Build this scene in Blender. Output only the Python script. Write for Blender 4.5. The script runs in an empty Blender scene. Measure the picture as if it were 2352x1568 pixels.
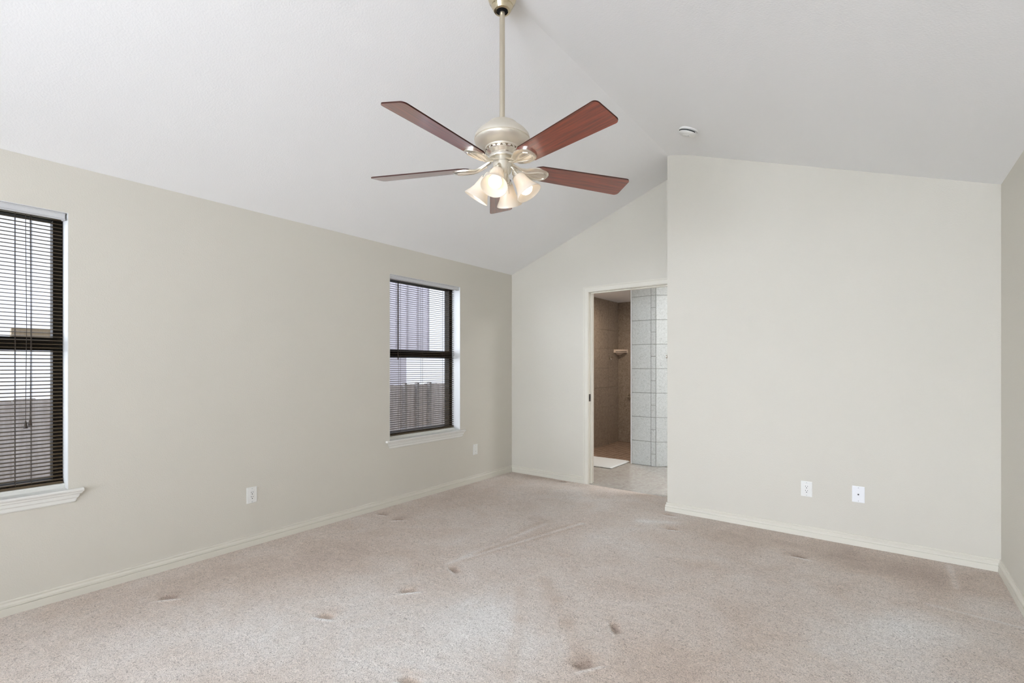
import bpy, bmesh, math, random
import numpy as np
from mathutils import Vector, Matrix

random.seed(4)
S = bpy.context.scene
C = S.collection
PI = math.pi

# ------------------------------------------------------------------ camera, world, exposure
F_PX = 1108.0
cam_d = bpy.data.cameras.new('camera')
cam = bpy.data.objects.new('camera', cam_d); C.objects.link(cam)
cam_d.sensor_fit = 'HORIZONTAL'; cam_d.sensor_width = 36.0
cam_d.lens = F_PX / 2352 * 36.0
cam_d.shift_y = 57.0 / 2352
cam_d.clip_start = 0.02; cam_d.clip_end = 200
cam.location = (0, 0, 1.29)
cam.rotation_euler = (PI/2, 0, math.radians(37.396))
S.camera = cam

S.view_settings.view_transform = 'Standard'
S.view_settings.look = 'None'
S.view_settings.gamma = 1.0
S.view_settings.use_curve_mapping = False
S.view_settings.exposure = 0.16

w = bpy.data.worlds.new('sky'); S.world = w; w.use_nodes = True
nt = w.node_tree; nt.nodes.clear()
out = nt.nodes.new('ShaderNodeOutputWorld')
bg = nt.nodes.new('ShaderNodeBackground')
tc = nt.nodes.new('ShaderNodeTexCoord')
dot = nt.nodes.new('ShaderNodeVectorMath'); dot.operation = 'DOT_PRODUCT'
dot.inputs[1].default_value = (-0.24, -0.90, -0.37)          # sky lobe brightened behind and below the camera to light the room
rmp = nt.nodes.new('ShaderNodeMapRange')
rmp.interpolation_type = 'SMOOTHSTEP'
rmp.inputs['From Min'].default_value = 0.3
rmp.inputs['From Max'].default_value = 1.0
rmp.inputs['To Min'].default_value = 1.25
rmp.inputs['To Max'].default_value = 16.0
nt.links.new(tc.outputs['Generated'], dot.inputs[0])
nt.links.new(dot.outputs['Value'], rmp.inputs['Value'])
nt.links.new(rmp.outputs['Result'], bg.inputs['Strength'])
bg.inputs['Color'].default_value = (0.895, 0.955, 1.08, 1)
nt.links.new(bg.outputs[0], out.inputs[0])

# ------------------------------------------------------------------ material helpers
def mat(name, col, rough=0.5, metal=0.0, spec=0.5, coat=0.0, ior=None):
    m = bpy.data.materials.new(name); m.use_nodes = True
    b = m.node_tree.nodes['Principled BSDF']
    b.inputs['Base Color'].default_value = (*col, 1)
    b.inputs['Roughness'].default_value = rough
    b.inputs['Metallic'].default_value = metal
    b.inputs['Specular IOR Level'].default_value = spec
    if ior: b.inputs['IOR'].default_value = ior
    if coat: b.inputs['Coat Weight'].default_value = coat; b.inputs['Coat Roughness'].default_value = 0.12
    return m

def N(m, t, **kw):
    n = m.node_tree.nodes.new(t)
    for k, v in kw.items():
        if k in n.inputs: n.inputs[k].default_value = v
        else: setattr(n, k, v)
    return n
def L(m, a, b): m.node_tree.links.new(a, b)
def P(m): return m.node_tree.nodes['Principled BSDF']

def bump(m, scale, strength, dist=0.002, detail=3.0, distort=0.0):
    t = N(m, 'ShaderNodeTexCoord'); n = N(m, 'ShaderNodeTexNoise', Scale=scale, Detail=detail, Distortion=distort)
    b = N(m, 'ShaderNodeBump', Strength=strength, Distance=dist)
    L(m, t.outputs['Object'], n.inputs['Vector']); L(m, n.outputs['Fac'], b.inputs['Height'])
    L(m, b.outputs['Normal'], P(m).inputs['Normal'])
    return n

def ramp(m, stops):
    r = N(m, 'ShaderNodeValToRGB'); e = r.color_ramp.elements
    while len(e) < len(stops): e.new(0.5)
    for i, (p, c) in enumerate(stops):
        e[i].position = p; e[i].color = (*c, 1)
    return r

WALL = mat('cream_wall_paint', (0.675, 0.640, 0.562), 0.75, spec=0.25); bump(WALL, 140, 0.5)
CEIL = mat('white_ceiling_paint', (0.90, 0.895, 0.885), 0.85, spec=0.2); bump(CEIL, 120, 0.45)
TRIM = mat('cream_trim_paint', (0.73, 0.695, 0.605), 0.38, spec=0.4)
REVEAL = mat('white_reveal_paint', (0.73, 0.73, 0.715), 0.55, spec=0.3); bump(REVEAL, 60, 0.08)
SILLP = mat('white_sill_paint', (0.80, 0.79, 0.74), 0.35, spec=0.4)
PLAST = mat('white_plastic', (0.82, 0.81, 0.77), 0.3)
PLASTW = mat('cool_white_plastic', (0.86, 0.86, 0.87), 0.3)
VALP = mat('valance_plastic', (0.62, 0.62, 0.62), 0.45)
DARK = mat('black_slot', (0.01, 0.01, 0.01), 0.6)
BRONZE = mat('bronze_window_metal', (0.018, 0.014, 0.010), 0.62, spec=0.12)
SLAT = mat('brown_blind_slat', (0.10, 0.070, 0.038), 0.36, spec=0.5)
CORD = mat('brown_cord', (0.05, 0.036, 0.026), 0.7)
CHAMP = mat('polished_champagne_nickel', (0.88, 0.83, 0.74), 0.27, metal=1.0)
SATIN = mat('satin_champagne', (0.80, 0.75, 0.65), 0.42, metal=0.75)
EDGE = mat('dark_blade_edge', (0.045, 0.012, 0.007), 0.6, spec=0.2)
ROD = mat('champagne_rod', (0.68, 0.62, 0.50), 0.32, metal=1.0)
BLK = mat('black_rubber', (0.006, 0.006, 0.006), 0.7, spec=0.2)
CHROME = mat('brushed_nickel', (0.62, 0.57, 0.50), 0.25, metal=1.0)
PORC = mat('beige_porcelain', (0.80, 0.66, 0.54), 0.2)
GROUT = mat('pale_grout', (0.30, 0.30, 0.28), 0.9)
GROUTB = mat('brown_grout', (0.30, 0.235, 0.175), 0.9)
STONE = mat('soap_grey', (0.5, 0.5, 0.5), 0.5)

def tile_mat(name, a, b, c, rough=0.3, scale=22):
    m = mat(name, a, rough)
    t = N(m, 'ShaderNodeTexCoord')
    n = N(m, 'ShaderNodeTexNoise', Scale=scale, Detail=6.0, Roughness=0.65, Distortion=1.6)
    r = ramp(m, [(0.34, c), (0.45, a), (0.62, b)])
    L(m, t.outputs['Object'], n.inputs['Vector']); L(m, n.outputs['Fac'], r.inputs['Fac'])
    L(m, r.outputs['Color'], P(m).inputs['Base Color'])
    return m
TILE = tile_mat('grey_stone_tile', (0.54, 0.56, 0.54), (0.63, 0.65, 0.63), (0.40, 0.42, 0.395), 0.42, 58)
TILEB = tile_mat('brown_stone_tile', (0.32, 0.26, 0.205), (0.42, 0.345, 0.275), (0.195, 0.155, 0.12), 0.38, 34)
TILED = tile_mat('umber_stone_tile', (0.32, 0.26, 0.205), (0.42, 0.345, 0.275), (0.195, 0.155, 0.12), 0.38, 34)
TILEF = tile_mat('sand_floor_tile', (0.50, 0.47, 0.43), (0.58, 0.56, 0.52), (0.45, 0.42, 0.385), 0.25, 14)

# mahogany blade
WOOD = mat('mahogany_blade', (0.16, 0.03, 0.014), 0.28, coat=1.0)
P(WOOD).inputs['Coat IOR'].default_value = 2.15
P(WOOD).inputs['Coat Roughness'].default_value = 0.17
t = N(WOOD, 'ShaderNodeTexCoord'); mp = N(WOOD, 'ShaderNodeMapping'); mp.inputs['Scale'].default_value = (3, 70, 70)
n = N(WOOD, 'ShaderNodeTexNoise', Scale=1.6, Detail=5.0, Distortion=0.6)
r = ramp(WOOD, [(0.3, (0.11, 0.012, 0.004)), (0.55, (0.215, 0.027, 0.008)), (0.8, (0.30, 0.045, 0.013))])
L(WOOD, t.outputs['Object'], mp.inputs['Vector']); L(WOOD, mp.outputs[0], n.inputs['Vector'])
L(WOOD, n.outputs['Fac'], r.inputs['Fac']); L(WOOD, r.outputs['Color'], P(WOOD).inputs['Base Color'])

# glass pane: clear sheet with a faint reflection
def glass(name):
    m = bpy.data.materials.new(name); m.use_nodes = True; nt = m.node_tree; nt.nodes.clear()
    o = nt.nodes.new('ShaderNodeOutputMaterial'); mx = nt.nodes.new('ShaderNodeMixShader')
    tr = nt.nodes.new('ShaderNodeBsdfTransparent'); gl = nt.nodes.new('ShaderNodeBsdfGlossy')
    tr.inputs[0].default_value = (0.97, 0.98, 0.98, 1); gl.inputs['Roughness'].default_value = 0.02
    mx.inputs[0].default_value = 0.05
    nt.links.new(tr.outputs[0], mx.inputs[1]); nt.links.new(gl.outputs[0], mx.inputs[2]); nt.links.new(mx.outputs[0], o.inputs[0])
    return m
PANE = glass('window_glass')

# frosted glass shade
FROST = bpy.data.materials.new('frosted_shade_glass'); FROST.use_nodes = True
nt = FROST.node_tree; nt.nodes.clear()
o = nt.nodes.new('ShaderNodeOutputMaterial'); mx = nt.nodes.new('ShaderNodeMixShader'); mx2 = nt.nodes.new('ShaderNodeMixShader')
tl = nt.nodes.new('ShaderNodeBsdfTranslucent'); df = nt.nodes.new('ShaderNodeBsdfDiffuse'); gl = nt.nodes.new('ShaderNodeBsdfGlossy')
tl.inputs[0].default_value = (0.95, 0.88, 0.78, 1); df.inputs[0].default_value = (0.93, 0.89, 0.82, 1); gl.inputs['Roughness'].default_value = 0.25
mx.inputs[0].default_value = 0.5; mx2.inputs[0].default_value = 0.05
nt.links.new(tl.outputs[0], mx.inputs[1]); nt.links.new(df.outputs[0], mx.inputs[2])
nt.links.new(mx.outputs[0], mx2.inputs[1]); nt.links.new(gl.outputs[0], mx2.inputs[2]); nt.links.new(mx2.outputs[0], o.inputs[0])

def emit(name, col, st):
    m = bpy.data.materials.new(name); m.use_nodes = True; nt = m.node_tree; nt.nodes.clear()
    o = nt.nodes.new('ShaderNodeOutputMaterial'); e = nt.nodes.new('ShaderNodeEmission')
    e.inputs[0].default_value = (*col, 1); e.inputs[1].default_value = st
    nt.links.new(e.outputs[0], o.inputs[0]); return m
BULB = emit('lit_bulb', (1.0, 0.86, 0.69), 2.2)
DOME = emit('added_dome_glow', (0.95, 0.97, 1.0), 84.0)
SPOT = emit('lit_warm_disc', (1.0, 0.86, 0.72), 360.0)

# outdoors
FENCE = mat('weathered_fence_wood', (0.30, 0.265, 0.25), 0.85)
t = N(FENCE, 'ShaderNodeTexCoord'); mp = N(FENCE, 'ShaderNodeMapping'); mp.inputs['Scale'].default_value = (6, 6, 0.7)
n = N(FENCE, 'ShaderNodeTexNoise', Scale=4.0, Detail=5.0); r = ramp(FENCE, [(0.3, (0.25, 0.215, 0.20)), (0.7, (0.40, 0.355, 0.34))])
L(FENCE, t.outputs['Object'], mp.inputs['Vector']); L(FENCE, mp.outputs[0], n.inputs['Vector']); L(FENCE, n.outputs['Fac'], r.inputs['Fac'])
L(FENCE, r.outputs['Color'], P(FENCE).inputs['Base Color'])
SIDING = mat('lavender_grey_siding', (0.62, 0.58, 0.64), 0.8)
BATTEN = mat('grey_batten', (0.40, 0.37, 0.41), 0.8)
POSTM = mat('dark_fence_post', (0.15, 0.135, 0.13), 0.85)
BEAM = mat('brown_timber', (0.20, 0.15, 0.095), 0.8); bump(BEAM, 25, 0.3)
ROOF = mat('grey_shingle', (0.25, 0.24, 0.24), 0.9)
GRASS = mat('dry_lawn', (0.14, 0.15, 0.08), 0.95); bump(GRASS, 40, 0.5)

# bath mat
MAT = mat('white_cotton_mat', (0.80, 0.83, 0.83), 0.95, spec=0.1); bump(MAT, 220, 0.6, 0.004)

# shower mosaic
MOS = mat('brown_mosaic', (0.25, 0.16, 0.11), 0.5)
t = N(MOS, 'ShaderNodeTexCoord'); b = N(MOS, 'ShaderNodeTexBrick', Scale=1.0)
b.offset = 0.0; b.inputs['Brick Width'].default_value = 0.078; b.inputs['Row Height'].default_value = 0.078; b.inputs['Mortar Size'].default_value = 0.006
b.inputs['Color1'].default_value = (0.20, 0.125, 0.085, 1); b.inputs['Color2'].default_value = (0.32, 0.215, 0.155, 1); b.inputs['Mortar'].default_value = (0.46, 0.37, 0.29, 1)
L(MOS, t.outputs['Object'], b.inputs['Vector']); L(MOS, b.outputs['Color'], P(MOS).inputs['Base Color'])

# carpet: two tones of cut pile, brushed one way or the other
CARPET = mat('beige_cut_pile_carpet', (0.5, 0.45, 0.41), 0.95, spec=0.1)
t = N(CARPET, 'ShaderNodeTexCoord')
n1 = N(CARPET, 'ShaderNodeTexNoise', Scale=75.0, Detail=3.0, Roughness=0.6, Distortion=2.6)
n2 = N(CARPET, 'ShaderNodeTexNoise', Scale=2.6, Detail=7.0, Roughness=0.68, Distortion=0.5)
at = N(CARPET, 'ShaderNodeAttribute'); at.attribute_name = 'nap_and_shade'
ad = N(CARPET, 'ShaderNodeMath', operation='MULTIPLY_ADD'); ad.inputs[1].default_value = 0.72
L(CARPET, n2.outputs['Fac'], ad.inputs[0]); L(CARPET, at.outputs['Fac'], ad.inputs[2])
tone = ramp(CARPET, [(0.08, (0.44, 0.345, 0.285)), (0.38, (0.635, 0.53, 0.45)), (0.64, (0.73, 0.655, 0.595)), (0.9, (0.82, 0.79, 0.76))])
L(CARPET, ad.outputs[0], tone.inputs['Fac'])
fib = ramp(CARPET, [(0.34, (0.34, 0.31, 0.29)), (0.47, (0.92, 0.91, 0.90)), (0.62, (1.30, 1.30, 1.30))])
L(CARPET, t.outputs['Object'], n1.inputs['Vector']); L(CARPET, t.outputs['Object'], n2.inputs['Vector'])
L(CARPET, n1.outputs['Fac'], fib.inputs['Fac'])
mu = N(CARPET, 'ShaderNodeMix'); mu.data_type = 'RGBA'; mu.blend_type = 'MULTIPLY'; mu.inputs[0].default_value = 0.68
L(CARPET, tone.outputs['Color'], mu.inputs[6]); L(CARPET, fib.outputs['Color'], mu.inputs[7])
L(CARPET, mu.outputs[2], P(CARPET).inputs['Base Color'])
bp = N(CARPET, 'ShaderNodeBump', Strength=0.7, Distance=0.006)
L(CARPET, n1.outputs['Fac'], bp.inputs['Height']); L(CARPET, bp.outputs['Normal'], P(CARPET).inputs['Normal'])
P(CARPET).inputs['Sheen Weight'].default_value = 0.2

# ------------------------------------------------------------------ mesh helpers
def obj(name, bm, m, parent=None, smooth=False, bevel=0.0, loc=None):
    me = bpy.data.meshes.new(name)
    bmesh.ops.recalc_face_normals(bm, faces=bm.faces)
    bm.to_mesh(me); bm.free()
    if smooth:
        for p in me.polygons: p.use_smooth = True
    o = bpy.data.objects.new(name, me); C.objects.link(o)
    me.materials.append(m)
    if smooth:
        md = o.modifiers.new('edges', 'EDGE_SPLIT'); md.split_angle = math.radians(38)
    if bevel:
        md = o.modifiers.new('bevel', 'BEVEL'); md.width = bevel; md.segments = 2; md.limit_method = 'ANGLE'
    if parent: o.parent = parent
    if loc: o.location = loc
    return o

def tag(o, label, cat, group=None, kind=None):
    o['label'] = label; o['category'] = cat
    if group: o['group'] = group
    if kind: o['kind'] = kind
    return o
def struct(o, label, cat): return tag(o, label, cat, kind='structure')
def thing(name, label, cat, loc=(0, 0, 0), group=None, kind=None):
    o = bpy.data.objects.new(name, None); C.objects.link(o); o.location = loc
    o.empty_display_size = 0.1
    return tag(o, label, cat, group, kind)

def box(bm, x0, x1, y0, y1, z0, z1, M=None):
    v = [bm.verts.new((x, y, z)) for x in (x0, x1) for y in (y0, y1) for z in (z0, z1)]
    if M:
        for q in v: q.co = M @ q.co
    for f in ((0, 1, 3, 2), (4, 6, 7, 5), (0, 4, 5, 1), (2, 3, 7, 6), (0, 2, 6, 4), (1, 5, 7, 3)):
        bm.faces.new([v[i] for i in f])
def prism(bm, poly, a0, a1, axis='y', M=None):
    """extrude a 2D polygon; axis y: poly is (x,z); axis x: poly is (y,z); axis z: poly is (x,y)"""
    def pt(p, a): return {'y': (p[0], a, p[1]), 'x': (a, p[0], p[1]), 'z': (p[0], p[1], a)}[axis]
    A = [bm.verts.new(pt(p, a0)) for p in poly]; B = [bm.verts.new(pt(p, a1)) for p in poly]
    if M:
        for q in A + B: q.co = M @ q.co
    bm.faces.new(A); bm.faces.new(B[::-1]); n = len(poly)
    for i in range(n): bm.faces.new((A[i], A[(i+1) % n], B[(i+1) % n], B[i]))
def lathe(bm, prof, seg=32, M=None, close=False):
    rings = []
    for r_, z in prof:
        if r_ < 1e-6: rings.append([bm.verts.new((0, 0, z))])
        else: rings.append([bm.verts.new((r_*math.cos(2*PI*i/seg), r_*math.sin(2*PI*i/seg), z)) for i in range(seg)])
    pairs = list(zip(rings, rings[1:]))
    if close: pairs.append((rings[-1], rings[0]))
    for a, b in pairs:
        for i in range(seg):
            j = (i+1) % seg
            if len(a) == 1 and len(b) == 1: continue
            if len(a) == 1: bm.faces.new((a[0], b[i], b[j]))
            elif len(b) == 1: bm.faces.new((a[i], a[j], b[0]))
            else: bm.faces.new((a[i], a[j], b[j], b[i]))
    if M:
        for rg in rings:
            for v in rg: v.co = M @ v.co
def tube(bm, pts, rad, seg=8, cap=True):
    pts = [Vector(p) for p in pts]; rings = []
    rads = rad if isinstance(rad, (list, tuple)) else [rad]*len(pts)
    prev = None
    for i, p in enumerate(pts):
        d = (pts[min(i+1, len(pts)-1)] - pts[max(i-1, 0)]).normalized()
        if prev is None:
            a = d.cross(Vector((0, 0, 1)))
            if a.length < 1e-3: a = d.cross(Vector((1, 0, 0)))
        else: a = prev - d * prev.dot(d)
        a.normalize(); b = d.cross(a); prev = a
        rings.append([bm.verts.new(p + rads[i]*(math.cos(2*PI*k/seg)*a + math.sin(2*PI*k/seg)*b)) for k in range(seg)])
    for A, B in zip(rings, rings[1:]):
        for k in range(seg): bm.faces.new((A[k], A[(k+1) % seg], B[(k+1) % seg], B[k]))
    if cap: bm.faces.new(rings[0][::-1]); bm.faces.new(rings[-1])
def sweep(bm, path, prof, inward=1):
    """profile (offset from wall, z) swept along an XY path with mitred corners; offset to the left of travel * inward"""
    n = len(path); cols = []
    for i, p in enumerate(path):
        def nrm(a, b):
            d = Vector((b[0]-a[0], b[1]-a[1])).normalized(); return Vector((-d.y, d.x))*inward
        if i == 0: m = nrm(path[0], path[1])
        elif i == n-1: m = nrm(path[-2], path[-1])
        else:
            a = nrm(path[i-1], p); b = nrm(p, path[i+1]); m = (a+b); m = m / max(0.2, m.dot(a))
        cols.append([bm.verts.new((p[0]+m.x*o_, p[1]+m.y*o_, z)) for o_, z in prof])
    k = len(prof)
    for A, B in zip(cols, cols[1:]):
        for j in range(k): bm.faces.new((A[j], A[(j+1) % k], B[(j+1) % k], B[j]))
    bm.faces.new(cols[0]); bm.faces.new(cols[-1][::-1])

# ------------------------------------------------------------------ room shell
XL, XR = -3.6, 0.6
YB, YR, YN = 4.705, 4.27, -3.2          # back wall, nearer wall on the right, wall behind the camera
XC = -1.516                              # free corner of the nearer wall
XM, ZM, ZE, ZE2 = -1.5, 3.19, 2.41, 2.43
def zceil(x): return ZE + (ZM-ZE)*(x-XL)/(XM-XL) if x < XM else ZE2 + (ZM-ZE2)*(XR-x)/(XR-XM)

W1 = (-0.31, 0.635); W2 = (2.851, 3.79); WZ = (0.605, 2.145)
XO = -3.80                               # outer face of the left wall

bm = bmesh.new()
LD = (-2.95, -0.95, 0.05, 2.05)          # unseen patio door added in the same wall to light the room
for y0, y1 in ((YN-0.15, LD[0]), (LD[1], W1[0]), (W1[1], W2[0]), (W2[1], 7.9)): box(bm, XO, XL, y0, y1, -.03, ZE)
for a, b in (W1, W2):
    box(bm, XO, XL, a, b, -.03, WZ[0]-.018); box(bm, XO, XL, a, b, WZ[1], ZE)
box(bm, XO, XL, LD[0], LD[1], 0, LD[2]); box(bm, XO, XL, LD[0], LD[1], LD[3], ZE)
struct(obj('wall_left', bm, WALL), 'cream painted wall on the left with two windows', 'wall')

DX0, DX1, DZ = -2.541, -1.63, 2.10       # doorway to the bathroom
bm = bmesh.new()
prism(bm, [(XL, 0), (DX0-0.02, 0), (DX0-0.02, zceil(DX0-0.02)), (XL, ZE)], YB, YB+0.12)
prism(bm, [(DX0-0.02, DZ+0.02), (XC, DZ+0.02), (XC, zceil(XC)), (DX0-0.02, zceil(DX0-0.02))], YB, YB+0.12)
prism(bm, [(DX1+0.02, 0), (XC, 0), (XC, DZ+0.02), (DX1+0.02, DZ+0.02)], YB, YB+0.12)
struct(obj('wall_back', bm, WALL), 'cream gable wall at the back with the bathroom doorway', 'wall')

bm = bmesh.new()
prism(bm, [(XC, 0), (XR, 0), (XR, ZE2), (XM, ZM), (XC, zceil(XC))], YR, YB+0.12)
struct(obj('wall_right', bm, WALL), 'cream painted wall with a sloping top right of the doorway', 'wall')

bm = bmesh.new(); box(bm, XR, XR+0.15, YN-0.15, YR, 0, ZE2)
struct(obj('wall_side', bm, WALL), 'cream wall at the right edge of the picture', 'wall')

RW = (-2.75, 0.4, 0.08, 2.28)          # unseen wide window added behind the camera to light the room
bm = bmesh.new()
box(bm, XL, RW[0], YN-0.15, YN, 0, ZE); box(bm, RW[1], XR, YN-0.15, YN, 0, ZE)
box(bm, RW[0], RW[1], YN-0.15, YN, 0, RW[2]); box(bm, RW[0], RW[1], YN-0.15, YN, RW[3], ZE)
prism(bm, [(XL, ZE), (XR, ZE), (XR, ZE2), (XM, ZM)], YN-0.15, YN)
struct(obj('wall_rear', bm, WALL), 'cream wall behind the camera with an added wide window', 'wall')

bm = bmesh.new()
prism(bm, [(XL-0.2, zceil(XL)-0.2*0.371)] + [(XM+0.22*t_/6, zceil(XM+0.22*t_/6) - 0.022*(1-abs(t_)/6)**2) for t_ in range(-6, 7)] + [(XR+0.15, ZE2-0.15*0.362), (XR+0.15, ZE2+0.1), (XM, ZM+0.15), (XL-0.2, ZE+0.1)], YN-0.15, YB+0.12)
struct(obj('ceiling', bm, CEIL), 'white vaulted ceiling rising to a soft ridge', 'ceiling')

# carpet with pressed dents and brushed vacuum tracks
nx, ny = 421, 600
xs = np.linspace(XL, XR, nx); ys = np.concatenate([[YN], np.linspace(-1.3, YB, ny-1)])
GX, GY = np.meshgrid(xs, ys); Z = np.zeros_like(GX)
rng = np.random.default_rng(3)
nap_and_shade = np.full_like(GX, 0.15)
def blob(x, y, sx, sy, ang=0.0):
    c, s = math.cos(ang), math.sin(ang); u = (GX-x)*c+(GY-y)*s; v = -(GX-x)*s+(GY-y)*c
    return np.exp(-((u/sx)**2+(v/sy)**2))
def patch(x, y, sx, sy, ang=0.0):
    c, s = math.cos(ang), math.sin(ang); u = (GX-x)*c+(GY-y)*s; v = -(GX-x)*s+(GY-y)*c
    return np.exp(-((u/sx)**4+(v/sy)**4))
def seg(x0, y0, x1, y1, wd):
    dx, dy = x1-x0, y1-y0; q = np.clip(((GX-x0)*dx+(GY-y0)*dy)/(dx*dx+dy*dy), 0, 1)
    return np.exp(-(((GX-x0-q*dx)**2+(GY-y0-q*dy)**2)/wd**2))
# lighter brushed areas
for a in ((-2.0, 1.55, .75, .42, .5), (-1.35, 1.6, .40, .55, .2), (-1.62, 1.95, .25, .3, 0), (-1.5, 3.55, .35, .7, .1), (-2.2, 4.2, .6, .4, 0),
          (0.0, 2.75, .30, .5, .3), (0.45, 3.62, .16, .16, 0), (0.15, 3.1, .3, .2, .4), (-2.45, 0.95, .6, .3, .6)): nap_and_shade += 0.19*blob(*a)
# darker brushed areas
for a in ((-3.3, 1.4, .25, 1.0, 0), (-3.3, 3.3, .25, .8, 0), (0.0, 3.95, .6, .28, -.05), (-.1, 4.0, .55, .2, 0), (.25, 3.75, .2, .2, 0), (-0.75, 2.0, .25, .6, -.7), (-1.0, 3.9, .4, .25, 0), (-3.1, 4.62, .4, .06, 0), (-2.9, 1.9, .35, .5, .2)): nap_and_shade -= 0.15*blob(*a)
for a in ((-1.98, 3.54, -2.22, 2.48, .022), (-1.93, 3.45, -2.20, 2.35, .018), (-2.24, 3.3, -2.21, 2.43, .03), (-1.62, 2.44, -1.26, 2.09, .05), (-1.26, 2.09, -1.01, 1.84, .05), (-1.67, 2.26, -1.47, 1.98, .035),
          (-1.47, 1.98, -1.22, 1.57, .035)): nap_and_shade -= 0.13*seg(*a)
for a in ((-1.95, 3.5, -2.21, 2.42, .02), (-2.18, 3.3, -2.25, 2.25, .022), (0.35, 4.19, 0.35, 3.8, .02), (-1.35, 3.98, -1.6, 3.85, .05), (0.2, 3.45, 0.58, 3.42, .012)): nap_and_shade += 0.22*seg(*a)
# furniture dents; their inner shade and bright near rim are painted into the tone
for x, y, ang in ((-2.28, 1.40, .4), (-2.16, 1.85, .9), (-2.15, 2.21, -.4), (-3.23, 2.65, .7), (-1.02, 1.85, 1.0), (-1.04, 2.20, -.9), (-1.53, 1.32, .2), (-3.16, .98, .9), (-0.44, 3.78, 0), (-3.45, 2.66, .3), (-1.46, 4.16, 0), (-1.31, 3.81, .3), (-2.81, 4.62, .5)):
    d = patch(x, y, .042, .024, ang); Z -= 0.010*d; nap_and_shade -= 0.36*d
    d = blob(x-.03, y+.03, .07, .04, ang); nap_and_shade -= 0.16*d
    rim = patch(x+.034*math.sin(ang)+.012, y-.034*math.cos(ang), .065, .009, ang); Z += 0.004*rim; nap_and_shade += 0.34*rim
Z += 0.0012*np.convolve(rng.standard_normal(nx*ny), np.ones(5)/5, 'same').reshape(GX.shape)
me = bpy.data.meshes.new('floor')
co = np.stack([GX, GY, Z], -1).reshape(-1, 3)
i = np.arange(nx*ny).reshape(ny, nx)
q = np.stack([i[:-1, :-1], i[:-1, 1:], i[1:, 1:], i[1:, :-1]], -1).reshape(-1, 4)
cen = co[q].mean(1); q = q[~((cen[:, 0] > XC+0.03) & (cen[:, 1] > YR+0.03))]
me.from_pydata(co.tolist(), [], q.tolist())
a = me.attributes.new('nap_and_shade', 'FLOAT', 'POINT'); a.data.foreach_set('value', nap_and_shade.reshape(-1).astype(np.float32))
for p in me.polygons: p.use_smooth = True
fl = bpy.data.objects.new('floor', me); C.objects.link(fl); me.materials.append(CARPET)
struct(fl, 'beige cut pile carpet with dents and brushed tracks', 'carpet')

# skirting boards
BASE = [(0, 0), (0.016, 0), (0.016, 0.038), (0.0145, 0.0395), (0.0095, 0.0395), (0.0095, 0.0420), (0.0145, 0.0435), (0.0135, 0.054), (0.0095, 0.059), (0.0060, 0.063), (0.0062, 0.066), (0.0085, 0.069), (0.0085, 0.073), (0.006, 0.077), (0, 0.078)]
def baseboard(name, path, label, inward=1):
    bm = bmesh.new(); sweep(bm, path, BASE, inward); struct(obj(name, bm, TRIM), label, 'baseboard')
baseboard('baseboard_left', [(XL, YN), (XL, YB-0.0142)], 'cream moulded baseboard along the window wall', -1)
baseboard('baseboard_back', [(XL, YB), (DX0-0.06, YB)], 'short cream baseboard left of the doorway', -1)
baseboard('baseboard_right', [(XC, YB), (XC, YR), (XR, YR), (XR, YN)], 'cream baseboard along the right walls turning two corners', -1)

# ------------------------------------------------------------------ doorway trim
dr = thing('door_1', 'white cased doorway into the tiled bathroom', 'doorway', (0, 0, 0), kind='structure')
CAS = [(0, 0), (0.006, 0), (0.009, 0.004), (0.012, 0.04), (0.016, 0.046), (0.016, 0.056), (0, 0.056)]   # (out from wall, across)
bm = bmesh.new()
def casing_leg(bm, x_in, sgn, z1):
    cols = []
    for z, f in ((0, 0), (z1, 1)):
        cols.append([bm.verts.new((x_in + sgn*a, YB-o_, z + (a if f else 0))) for o_, a in CAS])
    k = len(CAS)
    for j in range(k): bm.faces.new((cols[0][j], cols[0][(j+1) % k], cols[1][(j+1) % k], cols[1][j]))
    bm.faces.new(cols[0]); bm.faces.new(cols[1][::-1])
casing_leg(bm, DX0-0.004, -1, DZ+0.004); casing_leg(bm, DX1+0.004, 1, DZ+0.004)
A = [bm.verts.new((DX0-0.004-a, YB-o_, DZ+0.004+a)) for o_, a in CAS]; B = [bm.verts.new((DX1+0.004+a, YB-o_, DZ+0.004+a)) for o_, a in CAS]
for j in range(len(CAS)): bm.faces.new((A[j], A[(j+1) % len(CAS)], B[(j+1) % len(CAS)], B[j]))
obj('casing', bm, TRIM, dr)
bm = bmesh.new()
box(bm, DX0-0.02, DX0, YB-0.001, YB+0.121, 0, DZ+0.02); box(bm, DX1, DX1+0.02, YB-0.001, YB+0.121, 0, DZ+0.02); box(bm, DX0, DX1, YB-0.001, YB+0.121, DZ, DZ+0.02)
obj('jamb', bm, TRIM, dr, bevel=0.002)
bm = bmesh.new()
box(bm, DX0, DX0+0.011, YB+0.045, YB+0.083, 0, DZ); box(bm, DX1-0.011, DX1, YB+0.045, YB+0.083, 0, DZ); box(bm, DX0+0.011, DX1-0.011, YB+0.045, YB+0.083, DZ-0.011, DZ)
obj('door_stop', bm, TRIM, dr, bevel=0.002)
bm = bmesh.new(); box(bm, DX0, DX0+0.0025, YB+0.004, YB+0.043, 0.905, 0.985)
sp = obj('strike_plate', bm, mat('dark_bronze_plate', (0.10, 0.085, 0.07), 0.4, metal=0.8), dr, bevel=0.001); sp['label'] = 'dark bronze strike plate'
bm = bmesh.new(); box(bm, DX0+0.0025, DX0+0.004, YB+0.014, YB+0.030, 0.928, 0.962); obj('latch_hole', bm, DARK, sp)

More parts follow.
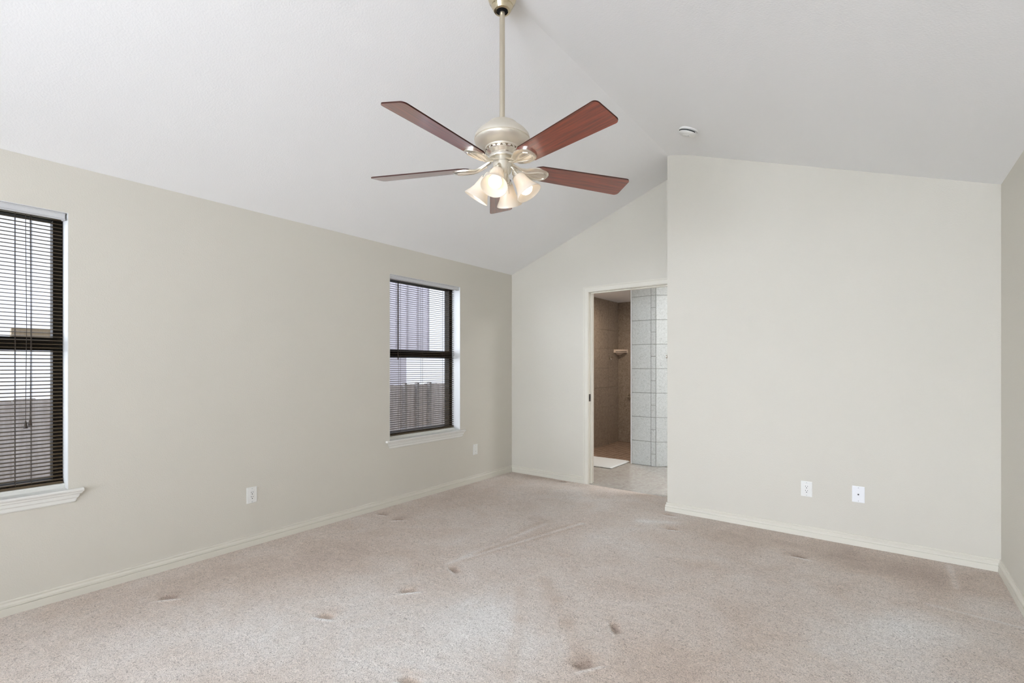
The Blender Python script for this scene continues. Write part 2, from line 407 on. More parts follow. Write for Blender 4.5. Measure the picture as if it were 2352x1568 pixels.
# ------------------------------------------------------------------ windows and blinds
def window(n, y0, y1, label, wand_side, tassel):
    z0, z1 = WZ
    w = thing('window_%d' % n, label, 'window', (0, 0, 0), kind='structure')
    bm = bmesh.new(); e = 0.003
    box(bm, XO, XL-0.0005, y0, y0+e, z0, z1); box(bm, XO, XL-0.0005, y1-e, y1, z0, z1); box(bm, XO, XL-0.0005, y0, y1, z1-e, z1)
    obj('reveal', bm, REVEAL, w)
    # metal frame, two sashes
    fx0, fx1 = -3.790, -3.7195; fw = 0.042
    bm = bmesh.new()
    box(bm, fx0, fx1, y0+e, y0+e+fw, z0+.02, z1-e); box(bm, fx0, fx1, y1-e-fw, y1-e, z0+.02, z1-e)
    box(bm, fx0, fx1, y0+e+fw, y1-e-fw, z1-e-0.030, z1-e); box(bm, fx0, fx1, y0+e+fw, y1-e-fw, z0+.02, z0+.052)
    obj('window_frame', bm, BRONZE, w, bevel=0.002)
    zm = 1.415
    bm = bmesh.new(); box(bm, fx0+.004, fx1+.002, y0+e+fw, y1-e-fw, zm-0.036, zm+0.036)
    box(bm, fx1+.001, fx1+.004, y0+e+fw, y1-e-fw, zm-0.010, zm+0.004)
    obj('meeting_rail', bm, BRONZE, w, bevel=0.002)
    for za, zb, dx in ((z0+.052, zm-.036, 0.0), (zm+.036, z1-.033, -0.006)):
        bm = bmesh.new(); box(bm, fx0+.018+dx, fx0+.022+dx, y0+e+fw, y1-e-fw, za, zb); obj('pane', bm, PANE, w)
    # stool (sill board) with rounded nose and moulded apron
    bm = bmesh.new()
    box(bm, XO, XL, y0+e, y1-e, z0-.018, z0)
    prism(bm, [(XL, z0-.018), (XL+.024, z0-.018), (XL+.030, z0-.012), (XL+.031, z0-.005), (XL+.027, z0), (XL, z0)], y0-.045, y1+.062, 'y')
    box(bm, XO, -3.676, y0+e, y1-e, z0, z0+0.022); box(bm, -3.676, -3.668, y0+e, y1-e, z0, z0+0.014)
    obj('window_sill', bm, SILLP, w)
    AP = [(0, 0), (.022, 0), (.020, -.010), (.014, -.014), (.013, -.030), (.009, -.036), (.0085, -.052), (.005, -.058), (0, -.060)]
    bm = bmesh.new(); cols = []
    for yy, s in ((y0-.032, -1), (y1+.050, 1)):
        cols.append([bm.verts.new((XL+o_, yy + s*(o_-.012) + (s*.35*z), z0-.018+z)) for o_, z in AP])
    k = len(AP)
    for j in range(k): bm.faces.new((cols[0][j], cols[0][(j+1) % k], cols[1][(j+1) % k], cols[1][j]))
    bm.faces.new(cols[0]); bm.faces.new(cols[1][::-1])
    obj('apron', bm, SILLP, w)
    return w

def blind(y0, y1, label, wand_y, cords, tassels):
    """mini blind hung inside the reveal, slats nearly level"""
    z0, z1 = WZ; xb = -3.700
    a, b = y0+.006, y1-.008
    r_ = thing('window_blind', label, 'blind', (xb, (a+b)/2, z0), group='brown mini blinds')
    ox, oy, oz = r_.location
    def put(name, bm, m, par=r_, **k):
        o = obj(name, bm, m, par, **k)
        if par is r_: o.matrix_parent_inverse = Matrix.Translation((-ox, -oy, -oz))
        else: o.matrix_parent_inverse = Matrix.Identity(4)
        return o
    # white valance strip across the top, brown head rail behind it
    bm = bmesh.new()
    prism(bm, [(XL-.028, z1-.040), (XL-.014, z1-.042), (XL-.007, z1-.036), (XL-.013, z1-.032), (XL-.013, z1-.012), (XL-.006, z1-.008), (XL-.009, z1-.003), (XL-.028, z1-.003)], y0+.004, y1-.012)
    box(bm, XL-.055, XL-.028, y1-.020, y1-.012, z1-.040, z1-.003)
    v = put('valance', bm, VALP, bevel=0.001); v['label'] = 'white plastic valance strip'
    bm = bmesh.new(); box(bm, xb-.013, xb+.013, a, b, z1-.030, z1-.004); put('head_rail', bm, SLAT)
    # slats: crowned strips, inner edge a little low
    bm = bmesh.new(); n_ = 71; zt, zb = z1-.052, z0+.034+.014
    cs = []
    tl_ = math.radians(6)
    for k in range(5):
        u = (k-2)/2*.0132; cs.append((u*math.cos(tl_), -u*math.sin(tl_) + .0026*(1-(u/.0132)**2)))
    for s in range(n_):
        z = zt + (zb-zt)*s/(n_-1); A = [bm.verts.new((xb+u, a, z+h)) for u, h in cs]; B = [bm.verts.new((xb+u, b, z+h)) for u, h in cs]
        A2 = [bm.verts.new((xb+u, a, z+h-.0019)) for u, h in cs]; B2 = [bm.verts.new((xb+u, b, z+h-.0019)) for u, h in cs]
        for k in range(4): bm.faces.new((A[k], A[k+1], B[k+1], B[k])); bm.faces.new((A2[k], B2[k], B2[k+1], A2[k+1]))
        bm.faces.new((A[0], B[0], B2[0], A2[0])); bm.faces.new((A[4], A2[4], B2[4], B[4]))
    put('slats', bm, SLAT)
    bm = bmesh.new(); box(bm, xb-.012, xb+.012, a, b, z0+.0225, z0+.036); put('bottom_rail', bm, SLAT, bevel=.002)
    for y in cords:
        bm = bmesh.new()
        tube(bm, [(xb+.014, y, z1-.03), (xb+.014, y, z0+.04)], .0013, 6); tube(bm, [(xb-.014, y, z1-.03), (xb-.014, y, z0+.04)], .0013, 6)
        put('ladder_cord', bm, CORD)
    if wand_y is not None:
        bm = bmesh.new(); tube(bm, [(xb+.022, wand_y, z1-.045), (xb+.022, wand_y, 1.375)], .0042, 8)
        tube(bm, [(xb+.022, wand_y, 1.375), (xb+.022, wand_y, 1.355)], [.0055, .003], 8); put('tilt_wand', bm, CORD)
    for (y, zz) in tassels:
        bm = bmesh.new(); tube(bm, [(xb+.020, y, z1-.03), (xb+.021, y+.003, 1.5), (xb+.020, y, zz+.02)], .0014, 6); pc = put('pull_cord', bm, CORD)
        bm = bmesh.new(); tube(bm, [(xb+.020, y, zz+.022), (xb+.020, y, zz+.014), (xb+.020, y, zz-.018)], [.003, .004, .009], 10)
        o = obj('tassel', bm, CORD, pc)
    return r_
window(1, *W1, 'bronze framed window nearest the camera on the left wall', 1, None)
window(2, *W2, 'bronze framed window near the far corner of the left wall', 1, None)
blind(*W1, 'brown mini blind with two cord tassels in the window cut by the left edge', -.2, (-.17, .438, .50), ((.493, .985), (.476, .972)))
blind(*W2, 'brown mini blind with a tilt wand in the window near the far corner', 3.012, (3.05, 3.33, 3.64), ())

# unseen window added behind the camera for its daylight
w3 = thing('window_3', 'unseen wide window added in the wall behind the camera', 'window', (0, 0, 0), kind='structure')
bm = bmesh.new(); x0, x1, z0, z1 = RW
for xa in (x0, (x0+x1)/2-.03, x1-.06): box(bm, xa, xa+.06, YN-.12, YN-.06, z0, z1)
for xa, xb_ in ((x0+.06, (x0+x1)/2-.03), ((x0+x1)/2+.03, x1-.06)):
    box(bm, xa, xb_, YN-.12, YN-.06, z0, z0+.06); box(bm, xa, xb_, YN-.12, YN-.06, z1-.06, z1)
obj('window_frame', bm, REVEAL, w3)
for xa, xb_ in ((x0+.06, (x0+x1)/2-.03), ((x0+x1)/2+.03, x1-.06)):
    bm = bmesh.new(); box(bm, xa, xb_, YN-.092, YN-.088, z0+.06, z1-.06); obj('pane', bm, PANE, w3)
def portal(name, loc, rot, sx, sy):
    l = bpy.data.lights.new(name, 'AREA'); l.shape = 'RECTANGLE'; l.size = sx; l.size_y = sy; l.cycles.is_portal = True
    o = bpy.data.objects.new(name, l); C.objects.link(o); o.location = loc; o.rotation_euler = rot
portal('sky_portal', ((x0+x1)/2, YN-.16, (z0+z1)/2), (PI/2, 0, PI), x1-x0, z1-z0)

d4 = thing('added_patio_door', 'unseen glazed patio door added in the left wall to let in light', 'door', (0, 0, 0), kind='structure')
bm = bmesh.new(); y0, y1, z0, z1 = LD; ym = (y0+y1)/2
for ya in (y0, ym-.03, y1-.06): box(bm, XO+.02, XO+.08, ya, ya+.06, z0, z1)
for ya, yb_ in ((y0+.06, ym-.03), (ym+.03, y1-.06)):
    box(bm, XO+.02, XO+.08, ya, yb_, z0, z0+.06); box(bm, XO+.02, XO+.08, ya, yb_, z1-.06, z1)
obj('door_frame', bm, REVEAL, d4)
for ya, yb_ in ((y0+.06, ym-.03), (ym+.03, y1-.06)):
    bm = bmesh.new(); box(bm, XO+.048, XO+.052, ya, yb_, z0+.06, z1-.06); obj('pane', bm, PANE, d4)
portal('sky_portal', (XO-.02, ym, (z0+z1)/2), (PI/2, 0, -PI/2), y1-y0, z1-z0)

# ------------------------------------------------------------------ wall plates
def plate(name, label, cat, pos, face, kind_, m):
    """face 'left': on the left wall looking +x; 'right': on the right-hand wall looking -y"""
    r_ = thing(name, label, cat, pos)
    r_.rotation_euler = (0, 0, PI/2 if face == 'left' else 0)      # local: plate in xz, facing -y
    bm = bmesh.new(); W_, H_ = .037, .058
    prism(bm, [(-W_, -H_), (W_, -H_), (W_, H_), (-W_, H_)], -.0035, 0)
    prism(bm, [(-W_+.004, -H_+.004), (W_-.004, -H_+.004), (W_-.004, H_-.004), (-W_+.004, H_-.004)], -.0065, -.0035)
    obj('cover_plate', bm, m, r_, bevel=.0012)
    if kind_ == 'duplex':
        bm = bmesh.new(); box(bm, -.0167, .0167, -.0085, -.0065, -.0335, .0335); rc = obj('receptacle', bm, m, r_, bevel=.0008)
        bm = bmesh.new()
        for zc in (.016, -.016):
            box(bm, -.0075, -.0050, -.0092, -.0084, zc+.001, zc+.009); box(bm, .0050, .0075, -.0092, -.0084, zc+.002, zc+.0085)
            lathe(bm, [(0, 0), (.0032, 0), (.0032, .0007), (0, .0007)], 12, Matrix.Translation((0, -.0085, zc-.0075)) @ Matrix.Rotation(PI/2, 4, 'X'))
        obj('slots', bm, DARK, rc)
    elif kind_ == 'coax':
        bm = bmesh.new(); lathe(bm, [(0, 0), (.0050, 0), (.0050, .003), (.0042, .003), (.0042, .009), (0, .010)], 12, Matrix.Translation((0, -.0065, 0)) @ Matrix.Rotation(PI/2, 4, 'X'))
        obj('coax_jack', bm, mat('dark_jack', (.06, .06, .055), .4, metal=.6), r_)
    else:
        bm = bmesh.new(); box(bm, -.0167, .0167, -.0085, -.0065, -.0335, .0335); rc = obj('insert', bm, m, r_, bevel=.0008)
        bm = bmesh.new(); box(bm, -.006, .006, -.0090, -.0084, -.022, -.016); obj('jack_slot', bm, STONE, rc)
    for zc in (.047, -.047):
        bm = bmesh.new(); lathe(bm, [(0, 0), (.003, 0), (.0026, .001), (0, .001)], 10, Matrix.Translation((0, -.0065, zc)) @ Matrix.Rotation(PI/2, 4, 'X')); obj('screw', bm, STONE, r_)
    return r_
plate('wall_outlet', 'white duplex outlet on the left wall between the two windows', 'outlet', (XL, 1.622, .364), 'left', 'duplex', PLAST)
plate('phone_jack', 'white jack plate low on the left wall beside the far corner', 'wall plate', (XL, 4.033, .363), 'left', 'jack', PLAST)
plate('wall_outlet', 'cream duplex outlet on the wall right of the doorway', 'outlet', (-.447, YR, .360), 'right', 'duplex', PLAST)
plate('coax_plate', 'cool white cable plate with one dark jack right of the duplex outlet', 'wall plate', (-.128, YR, .370), 'right', 'coax', PLASTW)

# ------------------------------------------------------------------ smoke detector on the right-hand ceiling slope
sx, sy = -1.143, 3.677
sd = thing('smoke_detector', 'round white smoke detector on the ceiling slope above the right wall', 'smoke detector', (sx, sy, zceil(sx)))
sd.rotation_euler = (0, math.atan((ZM-ZE2)/(XR-XM)), 0)
bm = bmesh.new(); lathe(bm, [(0, 0), (.070, 0), (.070, -.010), (.066, -.013)], 48); obj('mounting_base', bm, PLAST, sd, smooth=True)
bm = bmesh.new(); lathe(bm, [(.064, -.0135), (.068, -.018), (.066, -.030), (.056, -.037), (.030, -.040), (.028, -.043), (0, -.044)], 48); obj('cover', bm, PLAST, sd, smooth=True)
bm = bmesh.new(); A, B = [], []
for k in range(17):
    an = math.radians(20 + 120*k/16)
    A.append(bm.verts.new((.0692*math.cos(an), .0692*math.sin(an)*-1, -.0185))); B.append(bm.verts.new((.0682*math.cos(an), -.0682*math.sin(an), -.0255)))
for k in range(16): bm.faces.new((A[k], A[k+1], B[k+1], B[k]))
sl = obj('vent_slot', bm, DARK, sd); md = sl.modifiers.new('depth', 'SOLIDIFY'); md.thickness = .0012
bm = bmesh.new(); box(bm, -.011, .011, -.003, .003, -.0452, -.0435); box(bm, .012, .016, -.010, .004, -.0448, -.043); obj('test_button', bm, STONE, sd)

# ------------------------------------------------------------------ ceiling fan
FX, FY = -1.52, 1.907
fan = thing('ceiling_fan', 'ceiling fan with five mahogany blades and four lit bell shades on a long rod', 'ceiling fan', (FX, FY, 2.2))
FZ = 2.2
def fp(name, bm, m, par=fan, **k): return obj(name, bm, m, par, **k)
ZT = zceil(FX) - FZ
bm = bmesh.new(); lathe(bm, [(0, ZT-.006), (.074, ZT-.006), (.076, ZT-.012), (.074, ZT-.03), (.066, ZT-.055), (.056, ZT-.068), (.055, ZT-.074), (.050, ZT-.078), (.046, ZT-.092), (.041, ZT-.099), (.030, ZT-.101), (.029, ZT-.094)], 48)
fp('canopy', bm, mat('polished_gold_nickel', (0.66, 0.58, 0.42), 0.2, metal=1.0), smooth=True)
bm = bmesh.new(); lathe(bm, [(0, ZT-.085), (.020, ZT-.085), (.028, ZT-.092), (.027, ZT-.099), (.018, ZT-.106), (0, ZT-.107)], 24); fp('hanger_ball', bm, BLK, smooth=True)
bm = bmesh.new(); lathe(bm, [(0, ZT-.090), (.0135, ZT-.090), (.0135, .315), (0, .315)], 24); fp('downrod', bm, ROD, smooth=True)
bm = bmesh.new(); lathe(bm, [(.013, .330), (.030, .328), (.055, .322), (.074, .312), (.080, .306), (.082, .300), (.100, .288), (.122, .270), (.136, .252), (.141, .238), (.141, .231), (.137, .229), (.137, .226), (.140, .224), (.136, .214), (.116, .200), (.092, .192), (.086, .190), (.085, .184), (0, .184)], 64)
fp('motor_housing', bm, SATIN, smooth=True)
bm = bmesh.new(); lathe(bm, [(.082, .186), (.084, .176), (.080, .168), (.068, .160), (.064, .152), (.066, .144), (.064, .138), (0, .138)], 48)
vr = fp('vent_ring', bm, CHAMP, smooth=True)
bm = bmesh.new()
for k in range(20):
    M_ = Matrix.Rotation(2*PI*k/20, 4, 'Z') @ Matrix.Translation((.0835, 0, .176)) @ Matrix.Rotation(math.radians(-12), 4, 'Y')
    s = 1 if k % 2 else -1
    prism(bm, [(-.0085, -.0045*s), (.0085, -.0045*s), (0, .0055*s)], -.0008, .0008, 'x', M_)
o = fp('vent_cutouts', bm, mat('vent_shadow', (.20, .15, .09), .5, metal=.5), vr)
bm = bmesh.new(); lathe(bm, [(0, .140), (.044, .140), (.044, .118), (.047, .115), (.047, .078), (.043, .068), (.030, .056), (.026, .020), (.018, .008), (.008, .000), (0, -.002)], 40)
fp('switch_housing', bm, SATIN, smooth=True)

A0 = math.radians(-15.53); ZB = .0947
def blade_outline():
    r0, r1 = .165, .715; w0, w1 = .058, .0735; pts = []
    def corner(cx, cy, a0, a1, rad):
        for k in range(7):
            a_ = math.radians(a0+(a1-a0)*k/6); pts.append((cx+rad*math.cos(a_), cy+rad*math.sin(a_)))
    corner(r0+.05, -w0+.03, 250, 180+30, .03) if False else None
    pts += [(r0, -.030), (r0+.018, -.046), (r0+.045, -w0)]
    corner(r1-.022, -w1+.022, -88, 0, .022); corner(r1-.022, w1-.022, 0, 88, .022)
    pts += [(r0+.045, w0), (r0+.018, .046), (r0, .030)]
    return pts
def leaf_outline():
    up = [(.052, .016), (.085, .012), (.110, .014), (.130, .026), (.150, .040), (.175, .049), (.205, .050), (.232, .043), (.250, .030), (.258, .012)]
    return up + [(x, -y) for x, y in reversed(up)]
PITCH = math.radians(-13.7)
TILT = Matrix.Translation((-.009, -.002, 0)) @ Matrix.Translation((0, 0, .0947)) @ Vector((0, 0, 1)).rotation_difference(Vector((.0236, .0109, 1))).to_matrix().to_4x4() @ Matrix.Translation((0, 0, -.0947))
proto_b = proto_i = None
for k in range(5):
    R_ = TILT @ Matrix.Rotation(A0 + 2*PI*k/5, 4, 'Z'); T_ = Matrix.Translation((0, 0, ZB)) @ Matrix.Rotation(PITCH, 4, 'X')
    if k == 0:
        bm = bmesh.new(); prism(bm, blade_outline(), .000, .006, 'z'); proto_b = fp('blade', bm, WOOD); ob = proto_b
        ob.data.materials.append(EDGE)
        for p in ob.data.polygons: p.material_index = 0 if abs(p.normal.z) > .5 else 1
        bm = bmesh.new()
        pts = leaf_outline(); nl = len(pts)
        def lift(x):                      # the arm climbs from the plate up to the motor
            return .0 if x > .13 else (.13-x)/.078*.034
        top = [bm.verts.new((x, y, -.0005+lift(x))) for x, y in pts]
        mid = [bm.verts.new((x, y, -.008+lift(x))) for x, y in pts]
        ins = [bm.verts.new((.155+(x-.155)*.90, y*.82, -.0125+lift(x))) for x, y in pts]
        for a_, b_ in ((top, mid), (mid, ins)):
            for j in range(nl): bm.faces.new((a_[j], a_[(j+1) % nl], b_[(j+1) % nl], b_[j]))
        for j in range(9):
            bm.faces.new((top[j], top[j+1], top[nl-2-j], top[nl-1-j])); bm.faces.new((ins[j], ins[nl-1-j], ins[nl-2-j], ins[j+1]))
        proto_i = fp('blade_iron', bm, CHAMP, smooth=True); oi = proto_i
        bm = bmesh.new()
        tube(bm, [(.070, 0, .010), (.110, 0, -.006), (.150, .010, -.013), (.190, .026, -.013), (.222, .028, -.013), (.240, .014, -.013)], [.004, .005, .005, .004, .004, .003], 8)
        tube(bm, [(.110, 0, -.006), (.150, -.010, -.013), (.190, -.026, -.013), (.222, -.028, -.013), (.240, -.014, -.013)], [.004, .005, .004, .004, .003], 8)
        tube(bm, [(.120, 0, -.010), (.180, 0, -.0135), (.236, 0, -.0125)], [.005, .005, .003], 8)
        rl = fp('iron_scrollwork', bm, CHAMP, proto_i, smooth=True)
    else:
        ob = proto_b.copy(); C.objects.link(ob); oi = proto_i.copy(); C.objects.link(oi)
        c2 = rl.copy(); C.objects.link(c2); c2.parent = oi
    ob.matrix_local = R_ @ T_; oi.matrix_local = R_ @ T_

# light kit: four bell shades pointing out and down
AL = math.radians(-51.5 - 16 + 0)
SH = [(.026, 0), (.030, .004), (.033, .016), (.036, .036), (.041, .058), (.050, .080), (.060, .097), (.066, .108), (.067, .112)]
prof = SH + [(r_-.0028, z_) for r_, z_ in reversed(SH)]
tilt = math.radians(58)
first = None
for k in range(4):
    az = AL + PI/2*k; u = Vector((math.cos(az), math.sin(az), 0)); ax = (u*math.cos(tilt) - Vector((0, 0, math.sin(tilt)))).normalized()
    base = u*.081 + Vector((0, 0, .0445))
    M_ = Matrix.Translation(base) @ ax.to_track_quat('Z', 'Y').to_matrix().to_4x4()
    if first is None:
        bm = bmesh.new(); lathe(bm, prof, 40, close=True); sh = fp('glass_shade', bm, FROST, smooth=True)
        bm = bmesh.new(); lathe(bm, [(0, .024), (.010, .026), (.013, .040), (.020, .050), (.030, .064), (.0335, .078), (.031, .092), (.022, .103), (.010, .109), (0, .110)], 28); bu = fp('bulb', bm, BULB, sh, smooth=True)
        bm = bmesh.new(); lathe(bm, [(0, -.030), (.016, -.030), (.020, -.022), (.021, -.004), (.030, .000), (.031, .006), (.027, .008), (.014, .010), (.014, .026), (0, .026)], 28); so = fp('lamp_socket', bm, CHAMP, smooth=True)
        first = (sh, bu, so); parts = first
    else:
        s2 = first[0].copy(); b2 = first[1].copy(); o2 = first[2].copy()
        for q_ in (s2, b2, o2): C.objects.link(q_)
        b2.parent = s2; parts = (s2, b2, o2)
    parts[0].matrix_local = M_; parts[2].matrix_local = M_
    bm = bmesh.new(); p0 = u*.034 + Vector((0, 0, .092)); p1 = u*.054 + Vector((0, 0, .088)); p2 = base - ax*.028
    tube(bm, [p0, p1, p2], .009, 10); fp('lamp_arm', bm, CHAMP, smooth=True)
cdir = Vector((math.sin(math.radians(37.4)), -math.cos(math.radians(37.4)), 0)); cr = Vector((cdir.y*-1, cdir.x, 0))
bm = bmesh.new(); p = Vector((.05, -.018, .08)); tube(bm, [p, p+Vector((.004, 0, -.06)), p+Vector((.008, 0, -.135))], .0013, 6); fp('pull_chain', bm, CHROME)

# ------------------------------------------------------------------ bathroom
YT = 6.05; YS = 7.72
def tiles(bm, us, vs, gap, M_, depth=.006):
    for a_, b_ in zip(us, us[1:]):
        for c_, d_ in zip(vs, vs[1:]): box(bm, a_+gap/2, b_-gap/2, 0, depth, c_+gap/2, d_-gap/2, M_)
def steps(a_, b_, s, first_=None):
    o_ = [a_]; x = a_ + (first_ or s)
    while x < b_-.02: o_.append(x); x += s
    return o_ + [b_]
ZC = 2.385
# floor
bm = bmesh.new(); Mf = Matrix.Rotation(PI/2, 4, 'X')
for xa, xb_ in zip(*(lambda g: (g, g[1:]))([XL, -3.27, -2.928, -2.585, -2.2425, -1.90, -1.5575, -1.215, -.87, -.53, -.2, .15])):
    for ya, yb_ in zip(*(lambda g: (g, g[1:]))([YB+.0, 4.79, 5.13, 5.47, 5.81, 6.12])):
        box(bm, xa+.002, xb_-.002, ya+.002, yb_-.002, -.01, -.001)
struct(obj('floor_bathroom', bm, TILEF, bevel=.001), 'pale sand tiled floor beyond the doorway', 'floor')
bm = bmesh.new(); box(bm, XO, .15, YB, 6.12, -.03, -.0025); struct(obj('trim_floor_grout', bm, GROUT), 'grout bed under the bathroom floor tiles', 'grout')
bm = bmesh.new(); box(bm, XO, -1.3, 6.12, YS+.1, -.03, -.004); struct(obj('floor_shower', bm, MOS), 'brown mosaic floor of the walk-in shower', 'floor')
# shower walls
rows = steps(0, ZC, .315)
bm = bmesh.new()
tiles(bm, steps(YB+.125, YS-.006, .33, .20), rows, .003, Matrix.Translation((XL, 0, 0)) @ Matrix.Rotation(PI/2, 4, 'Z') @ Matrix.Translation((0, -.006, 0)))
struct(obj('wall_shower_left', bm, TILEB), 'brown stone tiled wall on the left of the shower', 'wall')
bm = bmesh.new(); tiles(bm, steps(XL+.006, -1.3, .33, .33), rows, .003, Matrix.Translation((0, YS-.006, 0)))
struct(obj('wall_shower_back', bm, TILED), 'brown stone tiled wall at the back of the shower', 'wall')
bm = bmesh.new(); box(bm, XL, XR, YS, YS+.15, -.03, ZC)
box(bm, XR, XR+.15, YB+.12, YS+.15, -.03, ZC)
struct(obj('wall_bathroom', bm, GROUTB), 'outer bathroom walls behind the tiles', 'wall')
bm = bmesh.new(); box(bm, XL, XR, YB+.12, YS+.15, ZC, ZC+.1); struct(obj('ceiling_bathroom', bm, CEIL), 'white flat ceiling of the bathroom', 'ceiling')
# tiled partition: straight face, then angled face
PX0, PX1 = -2.638, -2.300
bm = bmesh.new(); ang = math.radians(37.4)
ex, ey = PX1 + 1.15*math.cos(ang), YT + 1.15*math.sin(ang)
prism(bm, [(PX0+.004, YT+.006), (PX1, YT+.006), (ex, ey+.006), (ex-.06, ey+.09), (PX1-.04, YT+.115), (PX0+.004, YT+.115)], 0, ZC, 'z')
struct(obj('wall_partition', bm, GROUT), 'core of the tiled shower partition', 'wall')
half = []
for v_ in rows: half.append(v_)
hv = sorted(set([round(x, 4) for x in rows] + [round(x+.1575, 4) for x in rows if x+.1575 < ZC]))
bm = bmesh.new()
tiles(bm, [PX0+.012, PX1-.062], rows, .006, Matrix.Translation((0, YT, 0)))
tiles(bm, [PX1-.062, PX1], hv, .006, Matrix.Translation((0, YT, 0)))
struct(obj('wall_tile_front', bm, TILE, bevel=.0015), 'grey tiled end of the shower partition facing the doorway', 'wall')
bm = bmesh.new()
tiles(bm, steps(.004, 1.14, .33), rows, .006, Matrix.Translation((PX1, YT, 0)) @ Matrix.Rotation(ang, 4, 'Z'))
struct(obj('wall_tile_angled', bm, TILE, bevel=.0015), 'grey tiled angled face of the shower partition', 'wall')
bm = bmesh.new(); box(bm, PX0-.002, PX0+.011, YT-.002, YT+.117, 0, ZC); struct(obj('trim_partition', bm, mat('white_edge_trim', (.86, .87, .88), .3)), 'white edge strip on the tiled partition', 'trim')

# bath mat
bm = bmesh.new(); gx, gy = 40, 30; x0, x1, y0, y1 = -3.42, -2.69, 5.578, 6.135
V = [[bm.verts.new((x0+(x1-x0)*i_/gx, y0+(y1-y0)*j_/gy, (.016 if 0 < i_ < gx and 0 < j_ < gy else .004) + random.uniform(-.0012, .0012))) for i_ in range(gx+1)] for j_ in range(gy+1)]
for j_ in range(gy):
    for i_ in range(gx): bm.faces.new((V[j_][i_], V[j_][i_+1], V[j_+1][i_+1], V[j_+1][i_]))
bt = obj('bath_mat', bm, MAT, smooth=False); md = bt.modifiers.new('thick', 'SOLIDIFY'); md.thickness = .005; md.offset = -1
tag(bt, 'white cotton bath mat on the tile floor in front of the shower', 'bath mat')

# corner soap shelf
ss = thing('soap_shelf', 'beige porcelain corner shelf high in the shower corner', 'shelf', (XL+.006, YS-.006, 1.52))
bm = bmesh.new()
R1 = .20
arc = [(R1*math.cos(a_), -R1*math.sin(a_)) for a_ in [math.radians(k*90/10) for k in range(11)]]
arc = [(.18, 0)] + [(.18-.18*k/8 + .030*math.sin(PI*k/8), -.18*k/8 - .030*math.sin(PI*k/8)) for k in range(1, 8)] + [(0, -.18)]
prism(bm, [(0, 0)] + arc, .000, .055, 'z'); obj('shelf_plate', bm, PORC, ss, bevel=.003)
bm = bmesh.new(); c_top = [bm.verts.new((x*.62, y*.62, .000)) for x, y in arc]; c_bot = [bm.verts.new((x*.22, y*.22, -.035)) for x, y in arc]; t0 = bm.verts.new((0, 0, .0)); b0 = bm.verts.new((0, 0, -.035))
for a_, b_, c_, d_ in zip(c_top, c_top[1:], c_bot, c_bot[1:]): bm.faces.new((a_, b_, d_, c_)); bm.faces.new((t0, b_, a_)); bm.faces.new((b0, c_, d_))
bm.faces.new((t0, c_top[0], c_bot[0], b0)); bm.faces.new((t0, b0, c_bot[-1], c_top[-1]))
obj('added_bracket', bm, PORC, ss)  # added block where only the shelf's shadow falls on the wall
bm = bmesh.new()
for (xa, ya), (xb_, yb_) in zip(arc[1:-2], arc[2:-1]):
    q_ = [(xa*1.006, ya*1.006, .012), (xb_*1.006, yb_*1.006, .012), (xb_*1.006, yb_*1.006, .024), (xa*1.006, ya*1.006, .024)]
    bm.faces.new([bm.verts.new(v_) for v_ in q_])
gv = obj('front_groove_shade', bm, mat('groove_shade', (.16, .12, .09), .6), ss); md = gv.modifiers.new('depth', 'SOLIDIFY'); md.thickness = .002  # dark strip on the shelf face, shade of the slot put into its colour

def hook(label, pos, rotz):
    h = thing('robe_hook', label, 'hook', pos); h.rotation_euler = (0, 0, rotz)
    bm = bmesh.new(); lathe(bm, [(0, 0), (.022, 0), (.022, .005), (.012, .010), (.009, .030), (0, .030)], 20, Matrix.Rotation(PI/2, 4, 'Y')); obj('hook_base', bm, CHROME, h, smooth=True)
    bm = bmesh.new(); tube(bm, [(.028, 0, -.002), (.045, 0, .006), (.058, 0, .024)], [.008, .008, .011], 10); tube(bm, [(.028, 0, 0), (.034, 0, -.03)], [.008, .010], 10); obj('prong', bm, CHROME, h, smooth=True)
hook('nickel robe hook on the brown shower wall left of the shelf', (XL+.006, 7.37, 1.43), 0)
hook('nickel hook on the grey angled tile at the edge of the wall', (PX1+.150*math.cos(ang), YT+.150*math.sin(ang), 1.415), ang-PI/2)
vl = thing('shower_valve', 'nickel shower valve low on the back wall beside the partition', 'faucet', (-3.37, YS-.006, .77))
bm = bmesh.new(); lathe(bm, [(0, 0), (.05, 0), (.05, .006), (.024, .012), (.022, .05), (0, .05)], 24, Matrix.Rotation(PI/2, 4, 'X')); obj('escutcheon', bm, CHROME, vl, smooth=True)
bm = bmesh.new(); tube(bm, [(0, -.045, 0), (-.03, -.05, .004), (-.06, -.052, .010)], [.010, .008, .009], 10); obj('lever', bm, CHROME, vl, smooth=True)

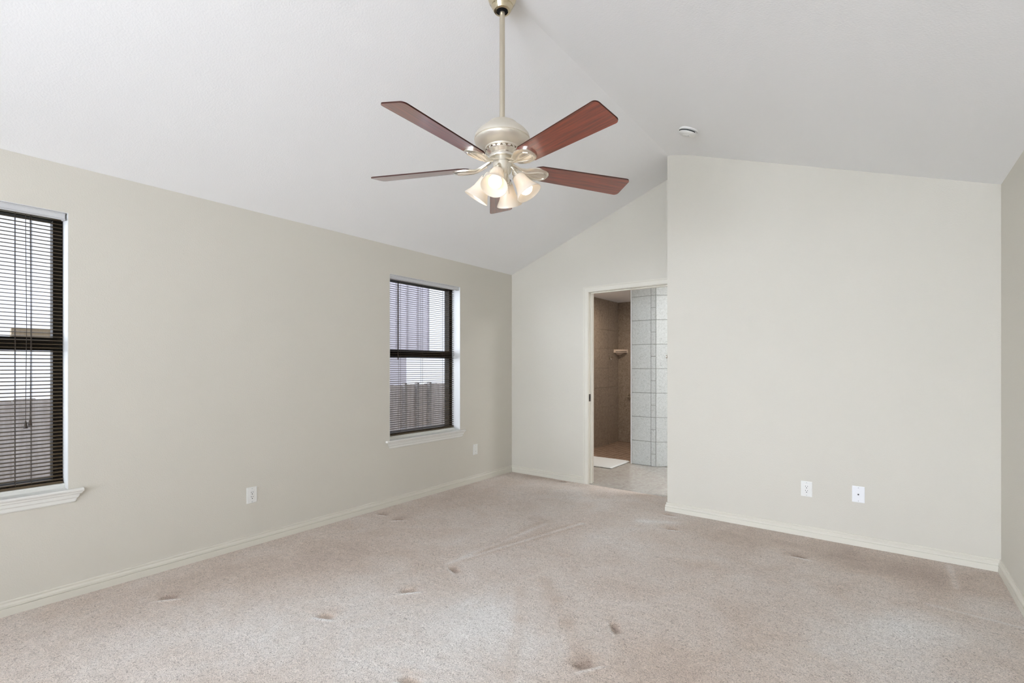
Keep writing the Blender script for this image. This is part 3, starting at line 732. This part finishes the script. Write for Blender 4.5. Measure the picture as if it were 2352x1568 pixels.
# bathroom ceiling lamps, both unseen; the dome is added to brighten the tiles
rl_ = thing('unseen_ceiling_light', 'small warm recessed light over the shower', 'ceiling light', (-3.0, 6.35, ZC))
bm = bmesh.new(); lathe(bm, [(.062, 0), (.085, 0), (.085, -.006), (.062, -.010)], 32, close=True); obj('trim_ring', bm, PLASTW, rl_, smooth=True)
bm = bmesh.new(); lathe(bm, [(.062, -.003), (0, -.003)], 32); obj('light_lens', bm, SPOT, rl_)
bl = thing('unseen_ceiling_light', 'unseen lit dome added on the bathroom ceiling', 'ceiling light', (-.75, 5.3, ZC))
bm = bmesh.new(); lathe(bm, [(0, 0), (.19, 0), (.19, -.02), (.175, -.025)], 40); obj('light_base', bm, PLASTW, bl, smooth=True)
bm = bmesh.new(); lathe(bm, [(.172, -.022), (.165, -.05), (.12, -.085), (.06, -.10), (0, -.104)], 40); obj('added_dome', bm, DOME, bl, smooth=True)

# ------------------------------------------------------------------ outdoors
bm = bmesh.new(); box(bm, -16, XO-.02, -14, 24, -.7, -.6)
struct(obj('ground', bm, GRASS), 'lawn outside the windows', 'ground')
fe = thing('privacy_fence', 'grey weathered board fence seen through both windows', 'fence', (-5.6, 2.5, -.6))
bm = bmesh.new(); y = -4.5
while y < 8.5:
    h = 1.618 + random.uniform(-.008, .008); wd = .1422
    prism(bm, [(y, .02), (y+wd, .02), (y+wd, h-.014), (y+wd-.012, h), (y+.012, h), (y, h-.014)], -.01+random.uniform(-.002, .002), .010, 'x'); y += .143
obj('fence_boards', bm, FENCE, fe)
for zz in (.3, 1.2):
    bm = bmesh.new(); box(bm, -.05, -.012, -4.5, 8.5, zz, zz+.09); obj('fence_rail', bm, FENCE, fe)
for yy in (4.67, 4.91, 5.157):
    bm = bmesh.new(); box(bm, .012, .075, yy-.022, yy+.022, 0, 1.650); obj('fence_post', bm, POSTM, fe, bevel=.006)
for o_ in fe.children: o_.location = (0, -2.5, 0)

nh = thing('neighbor_house', 'pale lavender board and batten house wall behind the fence', 'house', (-8.0, 6.5, -.6))
bm = bmesh.new(); box(bm, -3, 0, -.35, .93, 2.1, 6.0); obj('upper_wall', bm, SIDING, nh)
bm = bmesh.new(); box(bm, -3, -.03, -.35, .30, 0, 2.1); obj('lower_wall', bm, SIDING, nh)
bm = bmesh.new()
for yy in (-.30, -.02, .26, .55, .86): box(bm, 0, .02, yy, yy+.05, 2.1, 6.0)
obj('battens', bm, BATTEN, nh)
bm = bmesh.new(); box(bm, -3, .3, -.6, 1.2, 6.0, 6.15); obj('roof', bm, ROOF, nh)

pb = thing('patio_beam', 'brown timber beam above the fence in the left window', 'beam', (-8.0, 1.9, -.6))
bm = bmesh.new(); box(bm, -.05, .05, -.99, .6, 2.22, 2.33); obj('beam', bm, BEAM, pb, bevel=.004)
bm = bmesh.new(); box(bm, -.05, .05, .25, .36, 0, 2.22); obj('post', bm, BEAM, pb, bevel=.004)
